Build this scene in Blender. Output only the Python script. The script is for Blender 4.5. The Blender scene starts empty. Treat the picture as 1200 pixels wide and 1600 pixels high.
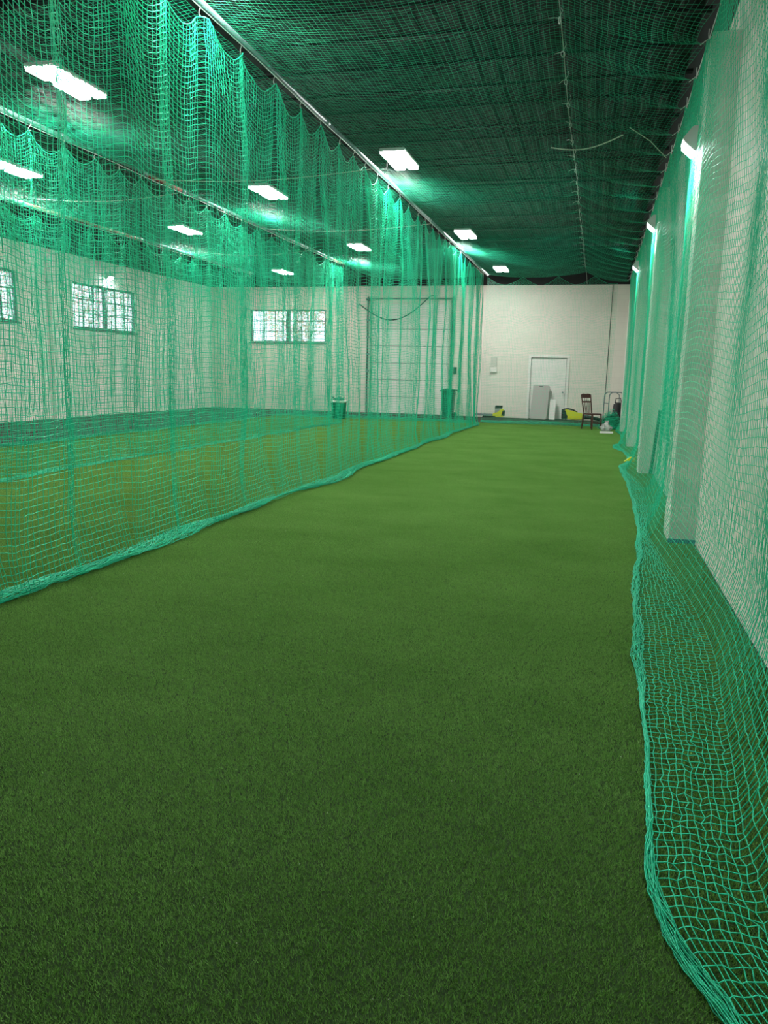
import bpy, bmesh, math, random
import numpy as np
from mathutils import Vector, Matrix

PI = math.pi
random.seed(7)
rng = np.random.default_rng(11)
scene = bpy.context.scene
COL = scene.collection

# ------------------------------------------------------------------ camera
# lane runs along +Y, right wall at +X, camera 1.55 m above the turf (axes solved from the vanishing points)
F_PX, CX, CY, CAM_H = 1205.0, 600.0, 800.0, 1.55
def unit(v): return v / np.linalg.norm(v)
d1 = unit(np.array([933 - CX, 592 - CY, F_PX]))
d2 = np.array([-4060 - CX, 478 - CY, F_PX]); d2 = unit(d2 - d1 * d2.dot(d1))
Rm = np.stack([-d2, d1, unit(np.cross(-d2, d1))], 1)
cam_data = bpy.data.cameras.new('camera')
cam_data.sensor_fit = 'VERTICAL'
cam_data.sensor_height = 36.0
cam_data.lens = F_PX * 36.0 / 1600.0
cam_data.clip_end = 300
cam_data.clip_start = 0.05
cam = bpy.data.objects.new('camera', cam_data)
COL.objects.link(cam)
m = Matrix.Identity(4)
for r in range(3):
    m[r][0] = Rm[0][r]; m[r][1] = -Rm[1][r]; m[r][2] = -Rm[2][r]
m[0][3], m[1][3], m[2][3] = 0.0, 0.0, CAM_H
cam.matrix_world = m
scene.camera = cam

# ------------------------------------------------------------------ world, exposure
world = bpy.data.worlds.new('world'); scene.world = world
world.use_nodes = True
bg = world.node_tree.nodes['Background']
bg.inputs[0].default_value = (0.86, 0.90, 1.0, 1)
bg.inputs[1].default_value = 2.0
scene.view_settings.view_transform = 'Standard'
scene.view_settings.look = 'None'
scene.view_settings.gamma = 1
scene.view_settings.use_curve_mapping = False
scene.view_settings.exposure = 0.86
LAMP_RADIANCE = 108.0        # ceiling lamps
PACK_RADIANCE = 430.0       # wall lamps

# ------------------------------------------------------------------ dimensions (m)
XR, XL, YE, YB = 1.015, -15.75, 30.2, -5.0      # right wall, left wall, end wall, wall behind the camera
Z_WHITE, Z_ROOF = 4.94, 6.3
LANE1, LANE2, LANE3 = -3.7, -7.7, -10.85        # the three net tracks
CELL = 0.05

# ------------------------------------------------------------------ materials
MATS = {}
def mat(name, col, rough=0.6, metal=0.0, spec=0.4, noise=0.0, nscale=20.0, bump=0.0, bscale=60.0, col2=None, sheen=0.0, trans=0.0):
    if name in MATS: return MATS[name]
    M = bpy.data.materials.new(name); M.use_nodes = True
    nt = M.node_tree; b = nt.nodes['Principled BSDF']
    b.inputs['Base Color'].default_value = (*col, 1)
    b.inputs['Roughness'].default_value = rough
    b.inputs['Metallic'].default_value = metal
    b.inputs['Specular IOR Level'].default_value = spec
    geo = nt.nodes.new('ShaderNodeNewGeometry')
    if noise > 0 or col2:
        n = nt.nodes.new('ShaderNodeTexNoise'); n.inputs['Scale'].default_value = nscale; n.inputs['Detail'].default_value = 4
        nt.links.new(geo.outputs['Position'], n.inputs['Vector'])
        r = nt.nodes.new('ShaderNodeValToRGB')
        c2 = col2 or tuple(c * (1 - noise) for c in col)
        r.color_ramp.elements[0].position = 0.35; r.color_ramp.elements[0].color = (*c2, 1)
        r.color_ramp.elements[1].position = 0.65; r.color_ramp.elements[1].color = (*col, 1)
        nt.links.new(n.outputs['Fac'], r.inputs['Fac'])
        nt.links.new(r.outputs['Color'], b.inputs['Base Color'])
    if bump > 0:
        n2 = nt.nodes.new('ShaderNodeTexNoise'); n2.inputs['Scale'].default_value = bscale; n2.inputs['Detail'].default_value = 5
        nt.links.new(geo.outputs['Position'], n2.inputs['Vector'])
        bp = nt.nodes.new('ShaderNodeBump'); bp.inputs['Strength'].default_value = bump; bp.inputs['Distance'].default_value = 0.01
        nt.links.new(n2.outputs['Fac'], bp.inputs['Height']); nt.links.new(bp.outputs['Normal'], b.inputs['Normal'])
    MATS[name] = M
    return M

def emit_mat(name, col, strength):
    M = bpy.data.materials.new(name); M.use_nodes = True
    nt = M.node_tree; nt.nodes.remove(nt.nodes['Principled BSDF'])
    e = nt.nodes.new('ShaderNodeEmission'); e.inputs[0].default_value = (*col, 1); e.inputs[1].default_value = strength
    nt.links.new(e.outputs[0], nt.nodes['Material Output'].inputs[0])
    return M

def wall_mat(name, col, axis):
    """white painted block work: faint recessed joints and roller stipple"""
    M = bpy.data.materials.new(name); M.use_nodes = True
    nt = M.node_tree; b = nt.nodes['Principled BSDF']
    b.inputs['Roughness'].default_value = 0.55; b.inputs['Specular IOR Level'].default_value = 0.3
    geo = nt.nodes.new('ShaderNodeNewGeometry')
    sep = nt.nodes.new('ShaderNodeSeparateXYZ'); nt.links.new(geo.outputs['Position'], sep.inputs[0])
    cmb = nt.nodes.new('ShaderNodeCombineXYZ')
    nt.links.new(sep.outputs[axis], cmb.inputs[0]); nt.links.new(sep.outputs['Z'], cmb.inputs[1])
    br = nt.nodes.new('ShaderNodeTexBrick')
    br.inputs['Scale'].default_value = 1.0; br.inputs['Brick Width'].default_value = 0.4; br.inputs['Row Height'].default_value = 0.2
    br.inputs['Mortar Size'].default_value = 0.006; br.inputs['Mortar Smooth'].default_value = 0.6
    c = col; d = tuple(x * 0.965 for x in col); e = tuple(x * 0.9 for x in col)
    br.inputs['Color1'].default_value = (*c, 1); br.inputs['Color2'].default_value = (*d, 1); br.inputs['Mortar'].default_value = (*e, 1)
    nt.links.new(cmb.outputs[0], br.inputs['Vector'])
    n = nt.nodes.new('ShaderNodeTexNoise'); n.inputs['Scale'].default_value = 1.3; n.inputs['Detail'].default_value = 6
    nt.links.new(geo.outputs['Position'], n.inputs['Vector'])
    mx = nt.nodes.new('ShaderNodeMix'); mx.data_type = 'RGBA'; mx.blend_type = 'MULTIPLY'; mx.inputs['Factor'].default_value = 0.10
    nt.links.new(br.outputs['Color'], mx.inputs['A']); nt.links.new(n.outputs['Fac'], mx.inputs['B'])
    nt.links.new(mx.outputs['Result'], b.inputs['Base Color'])
    bp = nt.nodes.new('ShaderNodeBump'); bp.inputs['Strength'].default_value = 0.25; bp.inputs['Distance'].default_value = 0.004; bp.invert = True
    nt.links.new(br.outputs['Fac'], bp.inputs['Height']); nt.links.new(bp.outputs['Normal'], b.inputs['Normal'])
    return M

def turf_mat(name, a, b_, rough, trans):
    M = bpy.data.materials.new(name); M.use_nodes = True
    nt = M.node_tree; b = nt.nodes['Principled BSDF']
    b.inputs['Roughness'].default_value = rough; b.inputs['Specular IOR Level'].default_value = 0.25
    geo = nt.nodes.new('ShaderNodeNewGeometry')
    n1 = nt.nodes.new('ShaderNodeTexNoise'); n1.inputs['Scale'].default_value = 420; n1.inputs['Detail'].default_value = 1
    n2 = nt.nodes.new('ShaderNodeTexNoise'); n2.inputs['Scale'].default_value = 1.1; n2.inputs['Detail'].default_value = 6; n2.inputs['Roughness'].default_value = 0.65
    mp = nt.nodes.new('ShaderNodeMapping'); mp.inputs['Scale'].default_value = (0.8, 1.1, 1.0)
    nt.links.new(geo.outputs['Position'], n1.inputs['Vector'])
    nt.links.new(geo.outputs['Position'], mp.inputs['Vector']); nt.links.new(mp.outputs[0], n2.inputs['Vector'])
    mt = nt.nodes.new('ShaderNodeMath'); mt.operation = 'MULTIPLY_ADD'; mt.inputs[1].default_value = 0.78
    nt.links.new(n1.outputs['Fac'], mt.inputs[0])
    m2 = nt.nodes.new('ShaderNodeMath'); m2.operation = 'MULTIPLY'; m2.inputs[1].default_value = 0.22
    nt.links.new(n2.outputs['Fac'], m2.inputs[0]); nt.links.new(m2.outputs[0], mt.inputs[2])
    r = nt.nodes.new('ShaderNodeValToRGB')
    r.color_ramp.elements[0].position = 0.38; r.color_ramp.elements[0].color = (*a, 1)
    r.color_ramp.elements[1].position = 0.60; r.color_ramp.elements[1].color = (*b_, 1)
    nt.links.new(mt.outputs[0], r.inputs['Fac'])
    nt.links.new(r.outputs['Color'], b.inputs['Base Color'])
    if trans > 0:
        tr = nt.nodes.new('ShaderNodeBsdfTranslucent'); nt.links.new(r.outputs['Color'], tr.inputs['Color'])
        ms = nt.nodes.new('ShaderNodeMixShader'); ms.inputs[0].default_value = trans
        nt.links.new(b.outputs[0], ms.inputs[1]); nt.links.new(tr.outputs[0], ms.inputs[2])
        nt.links.new(ms.outputs[0], nt.nodes['Material Output'].inputs[0])
    return M

def glass_mat():
    M = bpy.data.materials.new('window_glass'); M.use_nodes = True
    nt = M.node_tree; nt.nodes.remove(nt.nodes['Principled BSDF'])
    t = nt.nodes.new('ShaderNodeBsdfTransparent'); t.inputs[0].default_value = (0.93, 0.95, 0.97, 1)
    g = nt.nodes.new('ShaderNodeBsdfGlossy'); g.inputs['Roughness'].default_value = 0.15
    d = nt.nodes.new('ShaderNodeBsdfTranslucent'); d.inputs[0].default_value = (0.9, 0.9, 0.95, 1)
    s1 = nt.nodes.new('ShaderNodeMixShader'); s1.inputs[0].default_value = 0.25
    s2 = nt.nodes.new('ShaderNodeMixShader'); s2.inputs[0].default_value = 0.06
    nt.links.new(t.outputs[0], s1.inputs[1]); nt.links.new(d.outputs[0], s1.inputs[2])
    nt.links.new(s1.outputs[0], s2.inputs[1]); nt.links.new(g.outputs[0], s2.inputs[2])
    nt.links.new(s2.outputs[0], nt.nodes['Material Output'].inputs[0])
    return M

def net_mat(name, col, trans=0.25):
    M = bpy.data.materials.new(name); M.use_nodes = True
    nt = M.node_tree; b = nt.nodes['Principled BSDF']
    b.inputs['Base Color'].default_value = (*col, 1); b.inputs['Roughness'].default_value = 0.5; b.inputs['Specular IOR Level'].default_value = 0.5
    tr = nt.nodes.new('ShaderNodeBsdfTranslucent'); tr.inputs[0].default_value = (*col, 1)
    ms = nt.nodes.new('ShaderNodeMixShader'); ms.inputs[0].default_value = trans
    nt.links.new(b.outputs[0], ms.inputs[1]); nt.links.new(tr.outputs[0], ms.inputs[2])
    nt.links.new(ms.outputs[0], nt.nodes['Material Output'].inputs[0])
    return M

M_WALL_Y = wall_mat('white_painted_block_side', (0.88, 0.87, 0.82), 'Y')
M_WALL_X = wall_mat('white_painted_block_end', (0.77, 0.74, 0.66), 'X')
M_DARK = mat('dark_painted_steel', (0.010, 0.012, 0.013), 0.7, noise=0.4, nscale=3)
M_DECK = mat('dark_roof_deck', (0.008, 0.010, 0.011), 0.75, noise=0.5, nscale=2)
M_FLOOR = mat('dark_green_rubber_floor', (0.022, 0.05, 0.025), 0.85, noise=0.4, nscale=6, bump=0.3)
M_TURF_BASE = turf_mat('turf_backing', (0.014, 0.036, 0.008), (0.022, 0.05, 0.012), 0.95, 0)
M_TURF = turf_mat('turf_blades', (0.085, 0.25, 0.030), (0.29, 0.54, 0.14), 0.6, 0.2)
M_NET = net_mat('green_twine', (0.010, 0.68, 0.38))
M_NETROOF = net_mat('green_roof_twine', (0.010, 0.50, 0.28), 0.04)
M_NETROPE = net_mat('green_hem_rope', (0.008, 0.60, 0.33), 0.1)
M_GALV = mat('galvanised_steel', (0.24, 0.31, 0.33), 0.42, 0.6, noise=0.25, nscale=15)
M_REDP = mat('red_primer_pipe', (0.48, 0.10, 0.09), 0.5, 0.0, noise=0.35, nscale=10)
M_HOOK = mat('zinc_hook', (0.75, 0.78, 0.76), 0.3, 0.7)
M_WHITE = mat('white_paint', (0.78, 0.77, 0.72), 0.4)
M_DOOR = mat('white_door_paint', (0.80, 0.79, 0.75), 0.35, noise=0.05, nscale=3)
M_GREYFR = mat('grey_window_frame', (0.10, 0.15, 0.14), 0.5)
M_GLASS = glass_mat()
M_LED = emit_mat('led_panel', (1.0, 0.97, 0.93), LAMP_RADIANCE)
M_LEDW = emit_mat('led_wall_panel', (0.95, 0.98, 1.0), PACK_RADIANCE)
M_HOUS = mat('lamp_housing', (0.55, 0.55, 0.55), 0.4, 0.3)
M_BLACK = mat('black_plastic', (0.012, 0.012, 0.013), 0.45)
M_YEL = mat('lime_yellow_plastic', (0.62, 0.66, 0.02), 0.4)
M_GRN = mat('dark_green_plastic', (0.006, 0.11, 0.06), 0.45)
M_WOOD = mat('dark_brown_wood', (0.10, 0.032, 0.018), 0.4, col2=(0.035, 0.014, 0.010), nscale=30)
M_TABLE = mat('grey_plastic_table', (0.40, 0.385, 0.36), 0.5, bump=0.2, bscale=200)
M_CORD = mat('pale_cord', (0.62, 0.66, 0.55), 0.7)
M_DCABLE = mat('dark_cable', (0.02, 0.03, 0.03), 0.6)
M_BLUE = mat('blue_strip', (0.07, 0.22, 0.30), 0.5)

# ------------------------------------------------------------------ mesh helpers
class MB:
    def __init__(s): s.v = []; s.f = []
    def add(s, vs, fs):
        o = len(s.v); s.v += [tuple(v) for v in vs]; s.f += [tuple(i + o for i in f) for f in fs]; return s
    def box(s, c, d, rot=None):
        hx, hy, hz = d[0] / 2, d[1] / 2, d[2] / 2
        vs = [Vector((x, y, z)) for x in (-hx, hx) for y in (-hy, hy) for z in (-hz, hz)]
        if rot is not None: vs = [rot @ v for v in vs]
        c = Vector(c)
        return s.add([v + c for v in vs], [(0, 1, 3, 2), (4, 6, 7, 5), (0, 4, 5, 1), (2, 3, 7, 6), (0, 2, 6, 4), (1, 5, 7, 3)])
    def b2(s, x0, x1, y0, y1, z0, z1): return s.box(((x0 + x1) / 2, (y0 + y1) / 2, (z0 + z1) / 2), (x1 - x0, y1 - y0, z1 - z0))
    def tube(s, pts, r, n=8, cap=True):
        pts = [Vector(p) for p in pts]
        rs = r if isinstance(r, (list, tuple)) else [r] * len(pts)
        vs = []; prev = None
        for i, p in enumerate(pts):
            t = (pts[min(i + 1, len(pts) - 1)] - pts[max(i - 1, 0)])
            if t.length < 1e-9: t = Vector((0, 0, 1))
            t.normalize()
            a = prev if prev is not None else (Vector((0, 0, 1)) if abs(t.z) < 0.9 else Vector((1, 0, 0)))
            a = (a - t * a.dot(t))
            if a.length < 1e-6: a = t.orthogonal()
            a.normalize(); prev = a; b = t.cross(a)
            for k in range(n):
                an = 2 * PI * k / n
                vs.append(p + (a * math.cos(an) + b * math.sin(an)) * rs[i])
        fs = []
        for i in range(len(pts) - 1):
            for k in range(n):
                k2 = (k + 1) % n
                fs.append((i * n + k, i * n + k2, (i + 1) * n + k2, (i + 1) * n + k))
        if cap:
            fs.append(tuple(reversed(range(n)))); fs.append(tuple((len(pts) - 1) * n + k for k in range(n)))
        return s.add(vs, fs)
    def lathe(s, prof, n=20, c=(0, 0, 0)):
        vs = []
        for r, z in prof:
            for k in range(n):
                a = 2 * PI * k / n; vs.append((c[0] + r * math.cos(a), c[1] + r * math.sin(a), c[2] + z))
        fs = []
        for i in range(len(prof) - 1):
            for k in range(n):
                k2 = (k + 1) % n
                fs.append((i * n + k, i * n + k2, (i + 1) * n + k2, (i + 1) * n + k))
        fs.append(tuple(reversed(range(n)))); fs.append(tuple((len(prof) - 1) * n + k for k in range(n)))
        return s.add(vs, fs)
    def prism(s, poly, axis, a0, a1):
        """extrude a 2-D outline (list of (p,q)) along axis 'x','y','z' from a0 to a1"""
        def P(p, q, a): return {'x': (a, p, q), 'y': (p, a, q), 'z': (p, q, a)}[axis]
        n = len(poly)
        vs = [P(p, q, a0) for p, q in poly] + [P(p, q, a1) for p, q in poly]
        fs = [tuple(range(n)), tuple(reversed(range(n, 2 * n)))] + [(i, i + n, (i + 1) % n + n, (i + 1) % n) for i in range(n)]
        return s.add(vs, fs)
    def mesh(s, name, bevel=0.0, smooth=False):
        me = bpy.data.meshes.new(name); me.from_pydata(s.v, [], s.f)
        bm = bmesh.new(); bm.from_mesh(me)
        bmesh.ops.recalc_face_normals(bm, faces=bm.faces)
        if bevel > 0:
            bmesh.ops.bevel(bm, geom=[e for e in bm.edges if e.is_manifold and e.calc_face_angle(0) > 0.6], offset=bevel, segments=2, affect='EDGES', clamp_overlap=True)
        bm.to_mesh(me); bm.free()
        if smooth:
            for p in me.polygons: p.use_smooth = True
        return me
    def build(s, name, material, parent=None, bevel=0.0, smooth=False):
        return link(name, s.mesh(name, bevel, smooth), material, parent)

def link(name, me, material, parent=None):
    if material is not None and not me.materials: me.materials.append(material)
    o = bpy.data.objects.new(name, me); COL.objects.link(o)
    if parent is not None: o.parent = parent
    return o
def tag(o, label=None, cat=None, group=None, kind=None):
    if label: o['label'] = label
    if cat: o['category'] = cat
    if group: o['group'] = group
    if kind: o['kind'] = kind
    return o
def thing(name, label, cat, loc=(0, 0, 0), rz=0.0, group=None):
    o = bpy.data.objects.new(name, None); COL.objects.link(o); o.location = loc; o.rotation_euler = (0, 0, rz); o.empty_display_size = 0.1
    return tag(o, label, cat, group)
def struct(o, label=None): return tag(o, label, None, None, 'structure')
def copy_tree(o, parent=None):
    c = o.copy(); COL.objects.link(c); c.parent = parent
    for ch in list(o.children): copy_tree(ch, c)
    return c

def strands(lines, r, ref, sides=3):
    """lines (K,L,3) -> verts, faces of prisms of radius r along every polyline"""
    K, L, _ = lines.shape
    t = np.empty_like(lines); t[:, 1:-1] = lines[:, 2:] - lines[:, :-2]; t[:, 0] = lines[:, 1] - lines[:, 0]; t[:, -1] = lines[:, -1] - lines[:, -2]
    t /= np.maximum(np.linalg.norm(t, axis=2, keepdims=True), 1e-9)
    a = np.cross(t, np.array(ref, float)); a /= np.maximum(np.linalg.norm(a, axis=2, keepdims=True), 1e-9)
    b = np.cross(t, a)
    vs = np.empty((K, L, sides, 3))
    for k in range(sides):
        an = 2 * PI * k / sides
        vs[:, :, k] = lines + r * (a * math.cos(an) + b * math.sin(an))
    idx = np.arange(K * L * sides).reshape(K, L, sides)
    f = []
    for k in range(sides):
        k2 = (k + 1) % sides
        f.append(np.stack([idx[:, :-1, k], idx[:, :-1, k2], idx[:, 1:, k2], idx[:, 1:, k]], -1).reshape(-1, 4))
    return vs.reshape(-1, 3), np.concatenate(f)
def mesh_np(name, parts):
    V = []; Fq = []; o = 0
    for v, f in parts:
        V.append(v); Fq.append(f + o); o += len(v)
    V = np.concatenate(V).astype(np.float32); Fq = np.concatenate(Fq).astype(np.int32)
    me = bpy.data.meshes.new(name)
    me.vertices.add(len(V)); me.vertices.foreach_set('co', V.ravel())
    me.loops.add(Fq.size); me.loops.foreach_set('vertex_index', Fq.ravel())
    me.polygons.add(len(Fq)); me.polygons.foreach_set('loop_start', np.arange(0, Fq.size, 4, dtype=np.int32))
    me.polygons.foreach_set('loop_total', np.full(len(Fq), 4, dtype=np.int32))
    me.polygons.foreach_set('use_smooth', np.ones(len(Fq), dtype=bool))
    me.update(calc_edges=True)
    return me
class Wave:
    """smooth 2-D noise as a sum of sines"""
    def __init__(s, seed, n=7, fmin=0.3, fmax=2.5):
        g = np.random.default_rng(seed); s.a = g.uniform(fmin, fmax, n) * g.choice([-1, 1], n); s.b = g.uniform(fmin, fmax, n) * 0.6
        s.p = g.uniform(0, 2 * PI, n); s.w = 1 / (1 + np.abs(s.a)); s.w /= s.w.sum()
    def __call__(s, x, y): return sum(w * np.sin(a * x + b * y + p) for w, a, b, p in zip(s.w, s.a, s.b, s.p)) * 1.8

def net_object(name, parent, P, r, ref_rows, ref_cols, row_step=1, col_step=2, material=None):
    """P[i,j]: knots, i along the net, j down it. rows run along i, columns along j."""
    ni, nj = P.shape[:2]
    ii = np.unique(np.r_[np.arange(0, ni, row_step), ni - 1]); jj = np.unique(np.r_[np.arange(0, nj, col_step), nj - 1])
    rows = np.swapaxes(P, 0, 1)[:, ii]; cols = P[:, jj]
    return link(name, mesh_np(name, [strands(rows, r, ref_rows), strands(cols, r, ref_cols)]), material or M_NET, parent)

def bundle(name, parent, path, rad, n, flat=0.6, seed=1, r=0.0016, material=None, step=0.06):
    """a rolled hem: many twines wound loosely round a path on the floor"""
    g = np.random.default_rng(seed)
    path = np.array(path, float)
    d = np.r_[0, np.cumsum(np.linalg.norm(np.diff(path, axis=0), axis=1))]
    s = np.arange(0, d[-1], step)
    c = np.stack([np.interp(s, d, path[:, k]) for k in range(3)], 1)
    t = np.gradient(c, axis=0); t[:, 2] = 0; t /= np.maximum(np.linalg.norm(t, axis=1, keepdims=True), 1e-9)
    side = np.stack([t[:, 1], -t[:, 0], np.zeros(len(t))], 1)
    W = Wave(seed + 5, 8, 0.6, 5.0)
    lines = []
    for k in range(n):
        ph = g.uniform(0, 2 * PI); tw = g.normal(0, 5.0); rr = rad * math.sqrt(g.uniform(0.05, 1)) * (0.8 + 0.5 * W(s, 0.0))
        an = ph + tw * s + 1.2 * np.sin(s * g.uniform(3, 9) + g.uniform(0, 6)) 
        jit = g.normal(0, 0.003, (len(s), 3))
        off = side * (rr * np.cos(an))[:, None]
        off[:, 2] = rr * flat * np.sin(an) + rad * flat
        lines.append(c + off + jit)
    L = np.stack(lines); L[:, :, 2] = np.maximum(L[:, :, 2], 0.006)
    return link(name, mesh_np(name, [strands(L, r, (0, 0, 1))]), material or M_NETROPE, parent)

# ================================================================== THE SETTING
struct(MB().b2(XL - .3, XR + .3, YB - .3, YE + .3, -0.2, -0.004).build('floor', M_FLOOR), 'dark green floor around the turf lanes')

# turf: backing sheet plus pile of blades (the pile is the stuff, instanced patch by patch)
TX0, TX1, TY0, TY1 = -11.0, 1.0, -1.0, 26.4
turf = thing('artificial_turf', 'green artificial turf carpet covering the practice lanes', 'turf'); turf['kind'] = 'stuff'
MB().b2(TX0, TX1, TY0, TY1, -0.004, 0.0).build('turf_backing', M_TURF_BASE, turf)
def turf_pile():
    S = 0.4; n = 9000
    g = np.random.default_rng(3)
    x, y = g.uniform(-S / 2, S / 2, (2, n)); an = g.uniform(0, 2 * PI, n); h = g.uniform(0.007, 0.016, n); w = g.uniform(0.0008, 0.0015, n)
    lean = g.uniform(0.1, 0.9, n) * h; la = g.uniform(0, 2 * PI, n)
    dx, dy = np.cos(an) * w, np.sin(an) * w
    v = np.empty((n, 3, 3)); v[:, 0] = np.stack([x - dx, y - dy, np.zeros(n)], 1); v[:, 1] = np.stack([x + dx, y + dy, np.zeros(n)], 1)
    v[:, 2] = np.stack([x + lean * np.cos(la), y + lean * np.sin(la), h], 1)
    me = bpy.data.meshes.new('turf_pile'); me.from_pydata(v.reshape(-1, 3).tolist(), [], np.arange(n * 3).reshape(-1, 3).tolist())
    me.materials.append(M_TURF)
    o = link('turf_pile', me, None, turf); o['kind'] = 'stuff'
    ng = bpy.data.node_groups.new('turf_spread', 'GeometryNodeTree')
    ng.interface.new_socket('Geometry', in_out='INPUT', socket_type='NodeSocketGeometry')
    ng.interface.new_socket('Geometry', in_out='OUTPUT', socket_type='NodeSocketGeometry')
    N = ng.nodes; gi = N.new('NodeGroupInput'); go = N.new('NodeGroupOutput')
    nx, ny = int((TX1 - TX0) / S), int((TY1 - TY0) / S)
    gr = N.new('GeometryNodeMeshGrid'); gr.inputs['Size X'].default_value = (nx - 1) * S; gr.inputs['Size Y'].default_value = (ny - 1) * S
    gr.inputs['Vertices X'].default_value = nx; gr.inputs['Vertices Y'].default_value = ny
    tf = N.new('GeometryNodeTransform'); tf.inputs['Translation'].default_value = (TX1 - nx * S / 2, TY1 - ny * S / 2, 0)
    ins = N.new('GeometryNodeInstanceOnPoints')
    rv = N.new('FunctionNodeRandomValue'); rv.data_type = 'INT'; rv.inputs[4].default_value = 0; rv.inputs[5].default_value = 3
    mu = N.new('ShaderNodeMath'); mu.operation = 'MULTIPLY'; mu.inputs[1].default_value = PI / 2
    cb = N.new('ShaderNodeCombineXYZ')
    Lk = ng.links
    Lk.new(gr.outputs['Mesh'], tf.inputs['Geometry']); Lk.new(tf.outputs['Geometry'], ins.inputs['Points']); Lk.new(gi.outputs[0], ins.inputs['Instance'])
    Lk.new(rv.outputs[2], mu.inputs[0]); Lk.new(mu.outputs[0], cb.inputs[2]); Lk.new(cb.outputs[0], ins.inputs['Rotation'])
    Lk.new(ins.outputs[0], go.inputs[0])
    md = o.modifiers.new('spread', 'NODES'); md.node_group = ng
turf_pile()

# ---- right wall with pilasters
PILY = [2.1, 7.8, 13.55, 18.95, 24.4]
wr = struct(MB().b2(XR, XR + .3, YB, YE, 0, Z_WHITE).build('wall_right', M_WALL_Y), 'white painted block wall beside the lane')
me_p = None
for y in PILY:
    for z0, z1 in ((0.0, 0.355), (0.36, 1.595), (1.6, 3.035), (3.04, 4.54)):
        p = MB().b2(0.77, XR + .01, y, y + .55, z0, z1).build('pilaster_block', M_WALL_Y, wr, bevel=0.004)
    MB().b2(0.775, XR, y + .01, y + .54, 0.3, 4.5).build('pilaster_core', M_WHITE, wr)
struct(MB().b2(XR, XR + .3, YB, YE, Z_WHITE, Z_ROOF).build('trim_1', M_DARK))
bb = struct(MB().b2(0.765, XR, 7.785, 7.8, 0.0, 0.045).build('baseboard_right', M_BLUE), 'thin blue strip at the foot of the pilaster')

# ---- left wall with two windows, pilasters
WZ0, WZ1 = 2.76, 4.14
W_L = [(15.35, 18.75), (21.15, 24.55)]
wl = MB()
ys = [YB] + [v for w in W_L for v in w] + [YE]
for i in range(0, len(ys), 2): wl.b2(XL - .3, XL, ys[i], ys[i + 1], 0, Z_WHITE)
for a, b in W_L: wl.b2(XL - .3, XL, a, b, 0, WZ0); wl.b2(XL - .3, XL, a, b, WZ1, Z_WHITE)
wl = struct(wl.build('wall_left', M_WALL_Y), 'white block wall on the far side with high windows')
for y in (8.6, 14.3, 19.9, 25.6):
    MB().b2(XL - .01, XL + .2, y, y + .42, 0, 4.7).build('pilaster', M_WALL_Y, wl)
struct(MB().b2(XL - .3, XL, YB, YE, Z_WHITE, Z_ROOF).build('trim_2', M_DARK))

# ---- end wall with window, overhead door opening and door opening
E_WIN = (-14.0, -10.7); E_GAR = (-8.9, -5.55, 4.28); E_DOOR = (-2.45, -1.13, 2.30)
we = MB()
we.b2(XL, E_WIN[0], YE, YE + .3, 0, Z_WHITE).b2(E_WIN[0], E_WIN[1], YE, YE + .3, 0, WZ0).b2(E_WIN[0], E_WIN[1], YE, YE + .3, 4.05, Z_WHITE)
we.b2(E_WIN[1], E_GAR[0], YE, YE + .3, 0, Z_WHITE).b2(E_GAR[0], E_GAR[1], YE, YE + .3, E_GAR[2], Z_WHITE)
we.b2(E_GAR[1], E_DOOR[0], YE, YE + .3, 0, Z_WHITE).b2(E_DOOR[0], E_DOOR[1], YE, YE + .3, E_DOOR[2], Z_WHITE).b2(E_DOOR[1], XR, YE, YE + .3, 0, Z_WHITE)
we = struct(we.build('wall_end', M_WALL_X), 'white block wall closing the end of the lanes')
struct(MB().b2(XL, XR, YE, YE + .3, Z_WHITE, Z_ROOF).build('trim_3', M_DARK))
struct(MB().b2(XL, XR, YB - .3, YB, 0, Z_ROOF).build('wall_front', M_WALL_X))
# conduit risers on the end wall
for x, z0, z1, rr in ((-4.38, 0, 4.9, .012), (0.33, 0.9, 4.9, .008), (-5.25, 0.0, 4.9, .012)):
    tag(MB().tube([(x, YE - .015, z0), (x + .0, YE - .015, z1)], rr, 6).build('wall_conduit_or_lit_edge', M_WHITE if rr > .01 else M_DCABLE),
        {-4.38: 'thin white conduit running up the end wall between overhead door and white door',
         0.33: 'thin dark cable hanging down the end wall behind the wooden chair',
         -5.25: 'thin white conduit on the end wall beside the overhead door rail'}[x], 'conduit')

# ---- roof
dk = []
xs = np.arange(XL - .3, XR + .5, 0.15)
prof = [(x, Z_ROOF + (0.0 if (k // 1) % 2 == 0 else 0.045)) for k, x in enumerate(xs)]
v = []; f = []
for k, (x, z) in enumerate(prof):
    x1 = x + 0.11
    v += [(x, YB - .3, z), (x1, YB - .3, z), (x, YE + .3, z), (x1, YE + .3, z)]
    f.append((4 * k, 4 * k + 1, 4 * k + 3, 4 * k + 2))
    if k: f.append((4 * k - 3, 4 * k, 4 * k + 2, 4 * k - 1))
dm = MB(); dm.add(v, f); dm.b2(XL - .3, XR + .3, YB - .3, YE + .3, Z_ROOF + .06, Z_ROOF + .2)
struct(dm.build('ceiling', M_DECK), 'dark ribbed roof deck above the nets')
jy = [1.0 + 1.93 * k for k in range(15)]
jm = MB()
for dz in (0.0, 0.36):
    for s_ in (-1, 1): jm.b2(XL, XR, s_ * .03 - .02, s_ * .03 + .02, 5.86 + dz, 5.90 + dz)
zz = []; k = 0
x = XL
while x < XR: zz.append((x, 0, 5.88 if k % 2 else 6.24)); x += 0.6; k += 1
jm.tube(zz, 0.011, 5)
jme = jm.mesh('roof_beam')
for y in jy:
    o = link('roof_beam', jme, M_DARK); o.location = (0, y, 0); struct(o)
gm = MB()
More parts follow.
